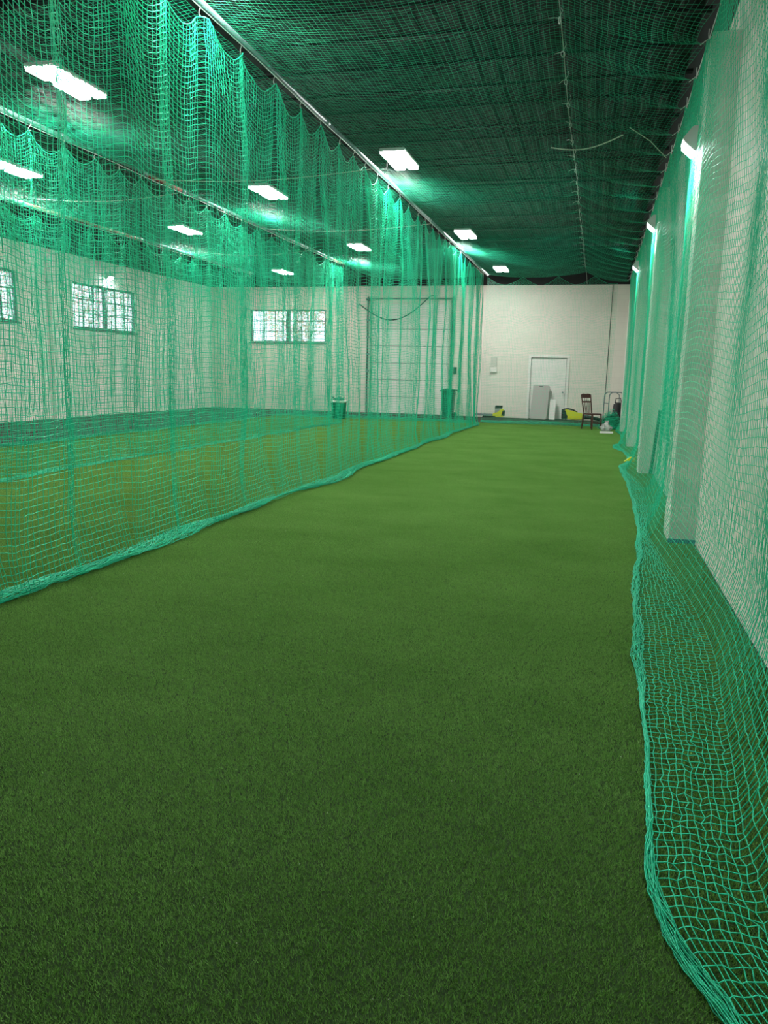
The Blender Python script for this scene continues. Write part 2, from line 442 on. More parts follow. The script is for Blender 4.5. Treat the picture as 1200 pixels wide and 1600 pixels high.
for x in (-7.4,):
    g_ = MB().b2(x - .1, x + .1, YB, YE, 5.80, 5.83).b2(x - .012, x + .012, YB, YE, 5.5, 5.8).b2(x - .1, x + .1, YB, YE, 5.47, 5.5)
    struct(g_.build('roof_girder', M_DARK), None)

# ---- windows
def window(name, label, origin, ux, w, z0, z1):
    """origin: left end on the wall line; ux: unit vector along the wall; built inside a 0.3 m thick wall"""
    root = bpy.data.objects.new(name, None); COL.objects.link(root); struct(root, label)
    root.location = (origin[0], origin[1], 0); root.rotation_euler = (0, 0, math.atan2(ux[1], ux[0]))
    y0, y1 = 0.05, 0.12          # local +y points out of the room
    fr = MB()
    fr.b2(0, w, y0, y1, z0, z0 + .06).b2(0, w, y0, y1, z1 - .06, z1).b2(0, .06, y0, y1, z0 + .06, z1 - .06).b2(w - .06, w, y0, y1, z0 + .06, z1 - .06)
    fr.build('window_frame', M_GREYFR, root)
    MB().b2(w / 2 - .075, w / 2 + .075, y0 - .01, y1, z0 + .06, z1 - .06).build('mullion', M_GREYFR, root)
    MB().b2(-.06, w + .06, -.05, .05, z0 - .05, z0).build('window_sill', M_GREYFR, root)
    for s0, s1 in ((.06, w / 2 - .075), (w / 2 + .075, w - .06)):
        cw = (s1 - s0) / 3; ch = (z1 - z0 - .12) / 3
        for c in (1, 2): MB().b2(s0 + c * cw - .011, s0 + c * cw + .011, y0 + .01, y1 - .01, z0 + .06, z1 - .06).build('muntin', M_GREYFR, root)
        for r_ in (1, 2):
            hh = .018 if r_ == 2 else .011
            MB().b2(s0, s1, y0 + .01, y1 - .01, z0 + .06 + r_ * ch - hh, z0 + .06 + r_ * ch + hh).build('muntin', M_GREYFR, root)
        for c in range(3):
            for r_ in range(3):
                MB().b2(s0 + c * cw + .011, s0 + (c + 1) * cw - .011, .083, .088, z0 + .06 + r_ * ch + .011, z0 + .06 + (r_ + 1) * ch - .011).build('pane', M_GLASS, root)
    return root
window('window_1', 'high gridded window on the far side wall, cut off by the picture edge', (XL, W_L[0][0]), (0, 1), 3.4, WZ0, WZ1)
window('window_2', 'high gridded window on the far side wall under a wall lamp', (XL, W_L[1][0]), (0, 1), 3.4, WZ0, WZ1)
window('window_3', 'high gridded window in the end wall beside the overhead door', (E_WIN[0], YE), (1, 0), 3.3, WZ0 - .02, 4.05)

# ---- white personnel door in the end wall
d1o = bpy.data.objects.new('door_1', None); COL.objects.link(d1o); struct(d1o, 'white steel door in the end wall behind the leaning grey table')
d1o.location = (0, YE, 0)
x0, x1, zt = E_DOOR
MB().b2(x0 - .1, x0, -.03, .1, 0, zt + .1).b2(x1, x1 + .1, -.03, .1, 0, zt + .1).b2(x0, x1, -.03, .1, zt, zt + .1).build('door_frame', M_DOOR, d1o, bevel=.006)
leaf = MB().b2(x0 + .012, x1 - .012, .03, .075, .01, zt - .015).build('door_leaf', M_DOOR, d1o, bevel=.004)
MB().b2(x0 - .1, x1 + .1, .12, .3, 0, zt + .1).build('door_light_block', M_DARK, d1o)  # dark block added behind the door to stop outside light leaking in
for z in (.25, 1.1, 2.0): MB().tube([(x0 + .008, .022, z), (x0 + .008, .022, z + .11)], .011, 8).build('hinge', M_GALV, d1o)
kb = MB().lathe([(.03, 0), (.03, .008), (.012, .012), (.012, .04), (.03, .048), (.034, .065), (.026, .078), (.0, .08)], 14)
kb.v = [(a, -c, b) for a, b, c in kb.v]
kb = kb.build('door_knob', M_GALV, leaf, smooth=True); kb.location = (x1 - .09, .03, 1.02)
MB().b2(x1 - .3, x1 - .05, .0, .035, 1.86, 1.92).build('door_closer', M_WHITE, leaf, bevel=.006)

# ---- overhead sectional door
d2o = bpy.data.objects.new('door_2', None); COL.objects.link(d2o); struct(d2o, 'white sectional overhead door in the end wall')
d2o.location = (0, YE, 0)
gx0, gx1, gz = E_GAR
hs = 0.662
for k in range(6):
    ds = MB().b2(gx0 + .02, gx1 - .02, .06, .11, k * hs + .008, (k + 1) * hs - .008).build('door_section', M_DOOR, d2o, bevel=.006)
    for q in range(4):
        px = gx0 + .12 + q * (gx1 - gx0 - .2) / 4
        MB().b2(px, px + (gx1 - gx0 - .2) / 4 - .05, .05, .062, k * hs + .11, (k + 1) * hs - .11).build('raised_panel', M_DOOR, ds, bevel=.004)
MB().b2(gx0, gx1, .05, .2, 6 * hs, gz).build('header_board', M_DOOR, d2o)
MB().b2(gx0 + .02, gx1 - .02, .115, .13, 0, gz - .05).build('weather_backing', M_DARK, d2o)
for x in (gx0 - .02, gx1 + .02):
    MB().b2(x - .025, x + .025, -.09, -.02, 0, gz + .25).build('guide_rail', mat('dark_rail', (.06, .09, .08), .5, .3), d2o)
    for z in (.35, 1.0, 1.66, 2.32, 2.98, 3.64): MB().b2(x - .05, x + .07, -.1, -.0, z - .03, z + .03).build('roller_bracket', M_GALV, d2o)
MB().tube([(gx0 - .1, -.12, gz + .18), (gx1 + .1, -.12, gz + .18)], .02, 8).build('spring_shaft', M_GALV, d2o)
MB().lathe([(.05, 0), (.09, .01), (.09, .05), (.05, .06)], 12, (gx0, -.12, gz + .1)).build('cable_drum', M_BLACK, d2o)
pts = [(gx0 - .35 + 3.0 * t, -.2, 4.25 - .75 * math.sin(PI * min(t * 1.05, 1)) + .3 * t) for t in np.linspace(0, 1, 22)]
tag(MB().tube([(p[0], YE - .2, p[2]) for p in pts], .022, 6).build('sagging_cable', M_DCABLE), 'dark cable sagging across the top of the overhead door', 'cable')

# small boxes on the end wall
t = thing('wall_box', 'small white electrical box on the end wall between conduit and white door', 'electrical box', (-3.86, YE, 1.72))
MB().b2(-.12, .12, -.07, 0, .2, .56).build('box_body', mat('dull_white_box', (.55, .57, .5), .5), t, bevel=.008)
MB().b2(-.13, .13, -.11, 0, .0, .18).build('box_hood', M_WHITE, t, bevel=.008)
t = thing('door_control', 'small dark push-button box beside the overhead door', 'control box', (-5.36, YE, 1.62))
MB().b2(-.06, .06, -.08, 0, 0, .26).build('box_body', M_BLACK, t, bevel=.008)
for z in (.06, .13, .2): MB().tube([(0, -.08, z), (0, -.092, z)], .018, 8).build('button', mat('dull_green_button', (.02, .2, .1), .5), t)

# ================================================================== TRACKS AND NETS
def hook_mesh():
    m_ = MB()
    pts = [(0, 0, .06), (0, .018, .055), (0, .022, .03), (0, .012, .005), (0, 0, -.01), (0, -.016, -.03), (0, -.014, -.055), (0, .004, -.066), (0, .016, -.05)]
    return m_.tube(pts, .0045, 5).mesh('hook', smooth=True)
HOOK = hook_mesh(); HOOK.materials.append(M_HOOK)

def track(name, label, X, segs, z):
    root = thing(name, label, 'pipe track', (X, 0, 0))
    for y0, y1, mm in segs:
        MB().tube([(0, y0, z), (0, y1, z)], .03, 10).build('pipe_section', mm, root, smooth=True)
    for y0, y1, mm in segs[1:]:
        MB().tube([(0, y0 - .07, z), (0, y0 + .07, z)], .037, 10).build('coupling', M_GALV, root, smooth=True)
    ya, yb = segs[0][0], segs[-1][1]
    MB().tube([(0.02, y, z - .055 - .008 * math.sin(y * 2.1)) for y in np.arange(ya, yb, .6)], .005, 5).build('support_wire', M_HOOK, root)
    y = ya + .9
    while y < yb:
        MB().tube([(0, y, z + .02), (0, y, Z_ROOF)], .006, 5).build('hanger_rod', M_DARK, root); y += 1.93 * 2
    return root
track('net_track', 'galvanised pipe track carrying the net beside the open lane', LANE1,
      [(1.0, 6.4, M_GALV), (6.4, 10.4, M_GALV), (10.4, 13.5, M_GALV), (13.5, 17.0, M_GALV), (17.0, 20.2, M_GALV), (20.2, 23.3, M_GALV), (23.3, 26.3, M_GALV)], 4.83)
track('net_track', 'pipe track with a red end section carrying the middle net', LANE2,
      [(5.0, 10.3, M_GALV), (10.3, 12.4, M_DARK), (12.4, 13.7, M_REDP), (13.7, 17.2, M_GALV), (17.2, 20.3, M_GALV), (20.3, 22.2, M_GALV), (22.2, 23.4, M_REDP)], 4.83)
track('net_track', 'rusty pipe track carrying the net closest to the side windows', LANE3,
      [(9.0, 13.2, M_GALV), (13.2, 17.2, M_REDP), (17.2, 20.4, M_GALV), (20.4, 23.6, M_GALV)], 4.62)

def hang_net(name, label, X0, hooks, ztop, full, seed, r, row_step, col_step, hemrad=0.06, hemn=26, zbot=0.03, hem_x=0.0, group=None):
    root = thing(name, label, 'net', (X0, hooks[0], 0), group=group)
    g = np.random.default_rng(seed)
    W1, W2, W3 = Wave(seed, 7, .3, 1.6), Wave(seed + 1, 8, 1.0, 5.0), Wave(seed + 2, 6, .4, 2.0)
    H = ztop - zbot; nj = int(round(H / CELL)) + 4
    v = np.arange(nj) / (nj - 1) * H
    Y = []; X = []; Z = []; tops = []
    kdir = 1
    for k in range(len(hooks) - 1):
        y0, s = hooks[k], hooks[k + 1] - hooks[k]
        F = full(y0 + s / 2); n = max(6, int(round(F * s / CELL)))
        t = np.arange(n) / n
        kdir = -kdir if g.uniform() < 0.75 else kdir
        A = s * math.sqrt(max(F - 1, 0.02)) * (0.42 if y0 < 7.5 else .26) * g.uniform(.7, 1.2); S = g.uniform(.15, .22) * min(1, s / .75); soft = 1.0 if y0 < 7.5 or F > 1.2 else .5
        Fd = g.uniform(.03, .07)
        T, VV = np.meshgrid(t, v, indexing='ij')
        kk = 0.82 * soft * (0.55 + 0.45 * np.exp(-VV / 2.2)) + 0.06 * W3(VV * 1.3, y0 * 3)
        ph = 0.03 * W3(VV * .9, y0 * 2.0)
        yy = y0 + s * (T - kk * np.sin(2 * PI * T) / (2 * PI)) + ph + .02 * W2(VV, y0 + T * s)
        env = 0.55 + 0.45 * np.sin(PI * np.clip(VV / H, 0, 1) * .9 + .3)
        if y0 > 7.5: env = env * (.3 + .7 * np.clip(VV / 1.5, 0, 1))
        xx = kdir * A * np.sin(PI * T) * env + Fd * np.sin(2 * PI * T + kdir) * env + .05 * W1(yy * 1.2, VV) * (0.3 + VV / H) + .018 * W2(yy * 2, VV * 2)
        fall = np.clip((VV - (H - .5)) / .5, 0, 1)
        xx = xx * (1 - .6 * fall) + hem_x * fall ** 2
        uu = T - kk * np.sin(2 * PI * T) / (2 * PI)
        sag = S * (4 * uu * (1 - uu)) * (.62 * np.exp(-VV / .8) + .38 * (1 - VV / H))
        zz = ztop - .0 - sag - VV * (H - 0) / H
        Y.append(yy); X.append(xx); Z.append(np.maximum(zz, .012))
    Y = np.concatenate(Y); X = np.concatenate(X); Z = np.concatenate(Z)
    P = np.stack([X, Y - hooks[0], Z], -1) + g.normal(0, .0032, X.shape + (3,))
    net_object('netting', root, P, r, (0, 0, 1), (0, 1, 0), row_step, col_step)
    link('top_rope', mesh_np('top_rope', [strands(P[None, :, 0], r * 2.0, (0, 0, 1), 5)]), M_NETROPE, root)
    for y in hooks:
        o = link('hook', HOOK, None, root); o.location = (0.0, y - hooks[0], ztop + .055); o.rotation_euler = (0, 0, g.uniform(-.6, .6))
    path = [(hem_x + .06 * float(W1(y * 1.2, 5.0)) + .03 * math.sin(y * 2.3 + seed), y - hooks[0], 0.0) for y in np.arange(hooks[0], hooks[-1], .12)]
    bundle('bottom_hem', root, path, hemrad, hemn, seed=seed, r=r * 1.05)
    return root

def hooks_between(a, b, s, seed):
    g = np.random.default_rng(seed); out = [a]
    while out[-1] < b - s * .6: out.append(out[-1] + s * g.uniform(.85, 1.15))
    out[-1] = b
    return out
hk1 = [1.6, 2.3, 3.0, 3.6, 4.2, 4.9, 5.6, 6.3, 6.95, 7.8, 8.64, 9.46, 10.17, 10.96, 11.62, 12.21, 12.91] + hooks_between(13.6, 23.2, .72, 4) + [23.5, 23.8, 24.1, 24.4, 24.7, 25.0, 25.3]
hang_net('cricket_net', 'tall green net hanging from the pipe track beside the open lane', LANE1, hk1, 4.715, lambda y: 1.14 if y < 20 else (1.25 if y < 23 else 1.6), 21, .0029, 1, 2, hem_x=.05, hemrad=.075, hemn=34)
hk2 = hooks_between(5.9, 21.6, .74, 5) + [21.9, 22.2, 22.5, 22.75, 23.0, 23.25]
hang_net('cricket_net', 'green net hanging between the second and third lanes', LANE2, hk2, 4.72, lambda y: 1.15 if y < 21 else 1.9, 33, .0029, 2, 3, hemrad=.05, hemn=16)
hk3 = hooks_between(9.5, 23.4, .8, 6)
hang_net('cricket_net', 'green net hanging closest to the side wall windows', LANE3, hk3, 4.5, lambda y: 1.15, 45, .0029, 2, 3, hemrad=.06, hemn=16)

# ---- flat nets overhead
def flat_net(name, label, xs_, ys_, zfun, dxfun, r, seed, sx, sy):
    root = thing(name, label, 'net')
    X, Y = np.meshgrid(xs_, ys_, indexing='ij')
    Z = zfun(X, Y)
    X2 = X + dxfun(X, Y)
    P = np.stack([X2, Y, Z], -1) + np.random.default_rng(seed).normal(0, .0028, X.shape + (3,))
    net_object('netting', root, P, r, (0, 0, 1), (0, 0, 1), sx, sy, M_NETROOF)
    return root
CABX, CABZ = -0.57, 4.86
clips = [7.3 + .79 * k for k in range(23)]
rhooks = [6.3, 7.1, 8.0, 8.9, 9.75, 10.7, 11.6, 12.5, 13.4] + [14.3 + .92 * k for k in range(13)]
Wc, Wd = Wave(71, 8, .4, 2.2), Wave(72, 8, 1, 4)
def sawarc(y, pts):
    pts = np.array(pts); k = np.clip(np.searchsorted(pts, y) - 1, 0, len(pts) - 2)
    return np.clip((y - pts[k]) / (pts[k + 1] - pts[k]), 0, 1)
def z_roof1(X, Y):
    a = (X - LANE1) / (CABX - LANE1); b = (X - CABX) / (.76 - CABX)
    tr = sawarc(Y, rhooks); tc = sawarc(Y, clips)
    z = np.where(X < CABX, 4.80 + (CABZ - 4.80) * a - .16 * 4 * a * (1 - a), CABZ + (4.52 - CABZ) * b - .10 * 4 * b * (1 - b))
    z = z - .10 * np.abs(np.sin(PI * tr)) * np.exp(-(.76 - X) / .35) - .045 * np.abs(np.sin(PI * tc)) * np.exp(-np.abs(X - CABX) / .15)
    return z + .03 * Wc(X * 1.5, Y) + .008 * Wd(X * 2, Y * 2)
def dx_roof1(X, Y):
    tr = sawarc(Y, rhooks)
    return -.13 * np.abs(np.sin(PI * tr)) * np.exp(-(.76 - X) / .5) + .02 * Wc(X, Y * 1.3) + .012 * Wd(X, Y * 2)
r1 = flat_net('roof_net', 'green net stretched overhead above the open lane', np.arange(LANE1 + .03, .77, CELL), np.arange(6.3, 25.9, CELL), z_roof1, dx_roof1, .0012, 81, 2, 2)
# cable and clips carrying the overhead net
for y in clips:
    m_ = MB()
    m_.tube([(0, .03 * math.cos(a), .03 * math.sin(a)) for a in np.linspace(0, 2 * PI, 9)], .004, 4, cap=False)
    m_.tube([(0, 0, .02), (-.05, .01, .035), (-.1, random.uniform(-.03, .03), random.uniform(.0, .05))], .003, 4)
    m_.tube([(0, 0, .03), (.02, .02, .09), (.0, .03, .12)], .003, 4)
    o = m_.build('cable_clip', M_HOOK, r1); o.location = (CABX, y, CABZ - .0); o.rotation_euler = (0, 0, random.uniform(-.8, .8))
tag(MB().tube([(CABX + .01 * math.sin(y), y, CABZ + .03) for y in np.arange(5.5, 29.9, .8)], .004, 5).build('support_cable', M_HOOK), 'thin steel cable running above the middle of the overhead lane net', 'cable')
tag(MB().tube([(.76, y, 4.56) for y in np.arange(2.0, 26.0, .9)], .005, 5).build('support_cable', M_HOOK), 'thin steel cable along the right wall holding the net tops', 'cable')
for y in rhooks[1:]:
    o = link('hook', HOOK, None, r1); o.location = (.74, y, 4.55); o.rotation_euler = (0, .9, .3)

def z_roof2(X, Y):
    a = (X - LANE2) / (LANE1 - LANE2)
    return np.where(X > LANE2, 4.80 - .14 * 4 * a * (1 - a), 4.8 - .2 * (LANE2 - X) / (LANE2 - LANE3) - .12 * np.sin(PI * np.clip((LANE2 - X) / (LANE2 - LANE3), 0, 1))) + .03 * Wc(X * 1.5, Y) + .006 * Wd(X * 2, Y * 2)
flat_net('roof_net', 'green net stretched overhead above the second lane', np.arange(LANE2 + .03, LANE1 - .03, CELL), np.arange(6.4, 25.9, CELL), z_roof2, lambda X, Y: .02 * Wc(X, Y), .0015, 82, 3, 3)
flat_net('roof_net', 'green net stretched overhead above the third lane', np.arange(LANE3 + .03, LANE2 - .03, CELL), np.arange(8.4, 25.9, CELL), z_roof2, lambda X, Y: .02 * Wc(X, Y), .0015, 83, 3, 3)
# cross cables at net level between the tracks
for (xa, xb, y, lab) in ((LANE2, LANE1, 12.6, 'cross cable spanning the second lane overhead, closest to the camera'), (LANE2, LANE1, 17.2, 'cross cable spanning the second lane overhead, halfway down'),
                         (LANE3, LANE2, 13.6, 'cross cable spanning the third lane overhead, closest to the camera'), (LANE3, LANE2, 20.4, 'cross cable spanning the third lane overhead, halfway down')):
    tag(MB().tube([(xa + (xb - xa) * q, y, 4.78 - .1 * math.sin(PI * q)) for q in np.linspace(0, 1, 9)], .005, 6).build('cross_cable', M_CORD), lab, 'cable')
# loose pale cord lying on the overhead net
lc = MB()
for o_ in (0, .05):
    lc.tube([(-.88 + 1.0 * q, 12.2 - .25 * q + o_ * .6, 4.84 + .01 - .10 * math.sin(PI * q) + .05 * q + o_ * .3) for q in np.linspace(0, 1, 12)], .005, 5)
tag(lc.build('loose_cord', M_CORD), 'doubled pale cord lying loose across the overhead lane net', 'cord')
tag(MB().tube([(.2, 11.9, 4.98), (.5, 12.3, 4.9), (.76, 12.75, 4.78)], .006, 5).build('stay_wire', M_CORD), 'thin stay wire from the overhead net to the right wall', 'wire')

# ---- net along the right wall, spilling on to the turf
def right_net():
    root = thing('cricket_net', 'green net hanging along the right wall and spilling onto the turf', 'net')
    Y1 = np.array([1.2, 1.6, 1.81, 2.05, 2.3, 3.0, 4.08, 5.4, 6.2, 7.05, 8.2, 9.5, 11.5, 13.0, 13.9, 14.4, 14.9, 15.4, 16.2, 17.4, 18.3, 18.9, 19.6, 21.0, 22.6, 24.2])
    X1 = np.array([.62, .50, .42, .31, .275, .295, .325, .358, .40, .464, .515, .548, .55, .53, .50, .48, .62, .66, .70, .66, .46, .50, .70, .74, .74, .74])
    W1, W2, W3 = Wave(91, 8, .8, 3.4), Wave(92, 9, 2, 8), Wave(93, 6, .5, 1.8)
    ys_ = np.arange(1.2, 24.2, CELL / 1.10)
    ztop = 4.55
    nh = 88; nf = 12
    P = np.zeros((len(ys_), nh + nf, 3))
    rope = np.interp(ys_, Y1, X1) + .012 * W2(ys_ * 1.5, 0)
    gap = [(-3.0, 2.1)] + [(PILY[k] + .55, PILY[k + 1]) for k in range(len(PILY) - 1)]
    base = np.full_like(ys_, .735); free = np.zeros_like(ys_)
    for a, b in gap:
        q = np.clip((ys_ - a) / (b - a), 0, 1); free = np.maximum(free, np.sin(PI * q)); base = np.maximum(base, .735 + .15 * np.sin(PI * q))
    tr = np.abs(np.sin(PI * sawarc(ys_, [1.0, 2.2, 3.4, 4.4, 5.4] + rhooks)))
    for j in range(nh):
        q = j / (nh - 1); z = ztop - (ztop - .03) * q
        # cloth: taut at the wire, bellying below
        xh = .74 + (base - .74) * min(1, q / .35) + (.034 * W1(ys_ * 1.1, q * 3) * (.25 + .75 * free) + .006 * W2(ys_ * .7, q * 4)) * min(1, q / .2)
        xh = np.minimum(xh, .757 + .22 * np.minimum(1, free * 1.5))
        low = max(0, (.55 - z) / .55)
        xh = xh - .16 * low ** 2
        zz = z - .12 * tr * math.exp(-q * 5) * (1 - q) + (.075 * np.sin(2 * PI * (ys_ - 7.1) / 2.8 + PI / 2 + .5 * W3(ys_, q * 2)) - .03 * W3(ys_, 1.0)) * min(1, 3 * q * (1 - q))
        yy = ys_ + .05 * W1(ys_ * .8 + 3, q * 4) + .008 * W2(ys_, q * 9)
        P[:, j] = np.stack([xh, yy, np.maximum(zz, .02)], 1)
    xc = P[:, nh - 1, 0]; yc = P[:, nh - 1, 1]
    for j in range(nf):
        q = (j + 1) / nf
        e = q ** 1.0
        P[:, nh + j] = np.stack([xc + (rope - xc) * e, yc + (ys_ - yc) * e + .03 * W1(ys_ * 1.3, q * 3), .016 + np.abs(.02 * W2(ys_ * 1.6, q * 4)) * math.sin(PI * q)], 1)
    jit = np.random.default_rng(9).normal(0, 1, P.shape) * np.array([.0008, .0030, .0030])
    jit[:, nh - 16:nh] *= np.array([3.0, 1.2, 1])
    jit[:, nh:] *= np.array([5.0, 1.3, .6])
    P += jit
    P[:, nh:, :2] += np.random.default_rng(10).normal(0, .002, P[:, nh:, :2].shape)
    P[:, :, 2] = np.maximum(P[:, :, 2], .008)
    net_object('netting', root, P, .0024, (0, 0, 1), (0, 1, 0), 1, 1)
    path = [(float(a), float(b), 0) for a, b in zip(rope, ys_)][::2]
    bundle('bottom_hem', root, path, .028, 26, flat=.7, seed=17, r=.0022, step=.045)
    hk = [2.2, 3.4, 4.4, 5.4] + rhooks
    for y in hk:
        o = link('hook', HOOK, None, root); o.location = (.755, y, ztop + .03)
    return root
right_net()

# ---- net closing the far end of the lanes
def end_net(name, label, x0, x1, y, ztop, seed, pile):
    root = thing(name, label, 'net', (0, y, 0))
    g = np.random.default_rng(seed); W1, W2 = Wave(seed, 8, .6, 3), Wave(seed + 1, 6, .5, 2)
    xs_ = np.arange(x0, x1, CELL / 1.05); nj = int(ztop / CELL)
    X, V = np.meshgrid(xs_, np.arange(nj) * CELL, indexing='ij')
    Yy = .10 * W1(X * 1.6, V * .5) + .05 * W2(X, V)
    Zz = ztop - V - .25 * np.abs(np.sin(PI * (X - x0) / 1.15)) * np.exp(-V / 1.2)
    P = np.stack([X + .04 * W2(X, V * 2), Yy, np.maximum(Zz, .015)], -1) + g.normal(0, .003, X.shape + (3,))
    net_object('netting', root, P, .0020, (0, 0, 1), (0, 1, 0), 2, 3)
    link('top_rope', mesh_np('top_rope', [strands(P[None, :, 0], .004, (0, 0, 1), 5)]), M_NETROPE, root)
    path = [(x, -.15 - .12 * float(W1(x * 1.6, 3.0)), 0) for x in np.arange(x0, x1, .12)]
    bundle('bottom_hem', root, path, pile, 30, seed=seed, r=.002, step=.1)
    return root
end_net('cricket_net', 'green net closing the end of the open lane in front of the white door', LANE1, .45, 26.25, 4.75, 61, .11)
end_net('cricket_net', 'green net closing the end of the second and third lanes', LANE3, LANE1 - .1, 25.7, 4.65, 65, .12)

# ================================================================== LAMPS
def ceiling_lamp_proto():
    root = thing('ceiling_lamp', 'x', 'ceiling lamp')
    hs_ = MB().b2(-.215, .215, -.55, .55, .03, .085).build('housing', M_HOUS, root, bevel=.01)
    for sx in (-1, 1):
        for ya, yb in ((-.53, -.18), (-.02, .53)):
            MB().b2(sx * .12 - .078, sx * .12 + .078, ya, yb, .0, .03).build('led_panel', M_LED, hs_)
    for sy in (-1, 1): MB().tube([(0, sy * .4, .085), (0, sy * .4, Z_ROOF - 5.12)], .006, 5).build('suspension_cable', M_DARK, root)
    return root
LAMP_Z = 5.12
LP = [(-3.50, 13.57, 'bright ceiling lamp above the first pipe track, largest in the open lane'),
      (-3.53, 20.68, 'ceiling lamp above the first pipe track, second along the open lane'),
      (-3.40, 27.30, 'ceiling lamp beyond the lane end net, above the end wall box'),
      (-3.52, 6.60, 'ceiling lamp above the first pipe track at the top picture edge'),
      (-6.83, 9.27, 'four-panel ceiling lamp seen through the net, highest at the upper left'),
      (-6.73, 15.43, 'ceiling lamp above the second lane seen through the net, midway along'),
      (-6.90, 22.3, 'ceiling lamp above the second lane near the overhead door'),
      (-6.80, 3.0, 'ceiling lamp above the second lane out of view'),
      (-10.75, 12.9, 'ceiling lamp above the third lane cut by the left picture edge'),
      (-10.67, 19.06, 'ceiling lamp above the third lane, midway towards the windows'),
      (-11.36, 27.3, 'ceiling lamp above the end wall window'),
      (-10.75, 6.5, 'ceiling lamp above the third lane out of view'),
      ]
proto = ceiling_lamp_proto()
for k, (x, y, lab) in enumerate(LP):
    o = proto if k == 0 else copy_tree(proto)
    o.location = (x, y, LAMP_Z); tag(o, lab, 'ceiling lamp', 'linear ceiling lamps')

def wall_lamp(label, loc, rz):
    root = thing('wall_lamp', label, 'wall lamp', loc, rz, 'wall lamps')    # local -x points into the room
    MB().prism([(0, -.10), (0, .12), (-.08, .12), (-.16, .02), (-.14, -.02), (-.05, -.10)], 'y', -.13, .13).build('housing', M_HOUS, root, bevel=.006)
    MB().add([(-.148, -.11, -.025), (-.148, .11, -.025), (-.055, .11, -.11), (-.055, -.11, -.11)], [(0, 1, 2, 3)]).add([(-.14, -.11, -.02), (-.14, .11, -.02), (-.05, .11, -.1), (-.05, -.11, -.1)], [(3, 2, 1, 0)]).build('lens', M_LEDW, root)
    return root
wall_lamp('wall lamp on the closest right wall pilaster, above the net', (.77, 8.12, 3.72), 0)
wall_lamp('wall lamp on the second right wall pilaster', (.77, 13.85, 4.05), 0)
wall_lamp('wall lamp on the third right wall pilaster', (.77, 19.25, 4.1), 0)
wall_lamp('wall lamp on the right wall pilaster beside the camera', (.77, 2.4, 3.72), 0)
wall_lamp('bright wall lamp above the gridded side wall window', (XL, 23.0, 4.5), PI)
tag(MB().tube([(.762, 8.2, 3.6), (.762, 8.2, 1.9)], .011, 8).build('wall_conduit_or_lit_edge', M_WHITE), 'white tube added as the lit pilaster edge below the closest wall lamp', 'conduit')  # added tube standing in for the pilaster edge lit by the lamp

# ================================================================== OBJECTS AT THE LANE END
# wooden chair: local +x is where it faces
def chair():
    t = thing('wooden_chair', 'dark brown spindle-back wooden chair standing at the lane end', 'chair', (-.07, 24.93, 0), math.radians(-44))
    def leg(x, y):
        xo, yo = x * 1.13, y * 1.13
        pr = [(0, .024), (.12, .018), (.3, .028), (.5, .019), (.7, .03), (.85, .022), (1, .024)]
        pts = [(xo + (x - xo) * q, yo + (y - yo) * q, .455 * q) for q, _ in pr]
        MB().tube(pts, [r_ for _, r_ in pr], 8).build('leg', M_WOOD, t, smooth=True)
    for x in (-.19, .19):
        for y in (-.18, .18): leg(x, y)
    out = [(-.22, -.19), (-.22, .19), (0, .215), (.19, .22), (.235, .17), (.235, -.17), (.19, -.22), (0, -.215)]
    MB().prism(out, 'z', .455, .49).build('seat', M_WOOD, t, bevel=.010)
    for y in (-.2, .2): MB().tube([(-.205, y, .18), (.205, y, .18)], .012, 6).build('stretcher', M_WOOD, t, smooth=True)
    MB().tube([(.2, -.2, .22), (.2, .2, .22)], .013, 6).build('stretcher', M_WOOD, t, smooth=True)
    MB().tube([(-.2, -.2, .25), (-.2, .2, .25)], .012, 6).build('stretcher', M_WOOD, t, smooth=True)
    def bx(z): return -.19 - .13 * (z - .48) / .56
    for s in (-1, 1):
        MB().tube([(bx(z), s * (.165 + .035 * (z - .48) / .56), z) for z in (.48, .65, .85, 1.06)], [.019, .021, .018, .016], 8).build('back_post', M_WOOD, t, smooth=True)
    cr = MB(); n = 9
    vs = []
    for i in range(n):
        q = -1 + 2 * i / (n - 1); zt_ = 1.055 + .035 * math.cos(q * PI / 2) - .012 * math.cos(q * PI * 1.5); xo = bx(1.0) - .02 * (1 - q * q)
        vs += [(xo - .011, q * .205, .955), (xo + .011, q * .205, .955), (xo - .022, q * .205, zt_), (xo + .0, q * .205, zt_)]
    fs = []
    for i in range(n - 1):
        a = 4 * i; b = a + 4
        fs += [(a, b, b + 2, a + 2), (a + 1, a + 3, b + 3, b + 1), (a + 2, b + 2, b + 3, a + 3), (a, a + 1, b + 1, b)]
    fs += [(0, 2, 3, 1), (4 * n - 4, 4 * n - 3, 4 * n - 1, 4 * n - 2)]
    cr.add(vs, fs).build('crest_rail', M_WOOD, t)
    MB().box((bx(.84), 0, .84), (.022, .36, .05)).build('cross_rail', M_WOOD, t, bevel=.005)
    for y in (-.10, -.035, .035, .10):
        MB().tube([(bx(.48), y * .8, .48), (bx(.64), y * .9, .64), (bx(.83), y, .83)], [.009, .012, .008], 6).build('spindle', M_WOOD, t, smooth=True)
    for y in (-.07, 0, .07):
        MB().tube([(bx(.86), y, .86), (bx(.96), y, .96)], .008, 6).build('short_spindle', M_WOOD, t, smooth=True)
chair()

def rrect(w, h, r, n=5):
    out = []
    for cx, cy, a0 in ((w / 2 - r, h - r, 0), (-w / 2 + r, h - r, PI / 2), (-w / 2 + r, r, PI), (w / 2 - r, r, 1.5 * PI)):
        for k in range(n + 1):
            a = a0 + k * PI / 2 / n; out.append((cx + r * math.cos(a), cy + r * math.sin(a)))
    return out
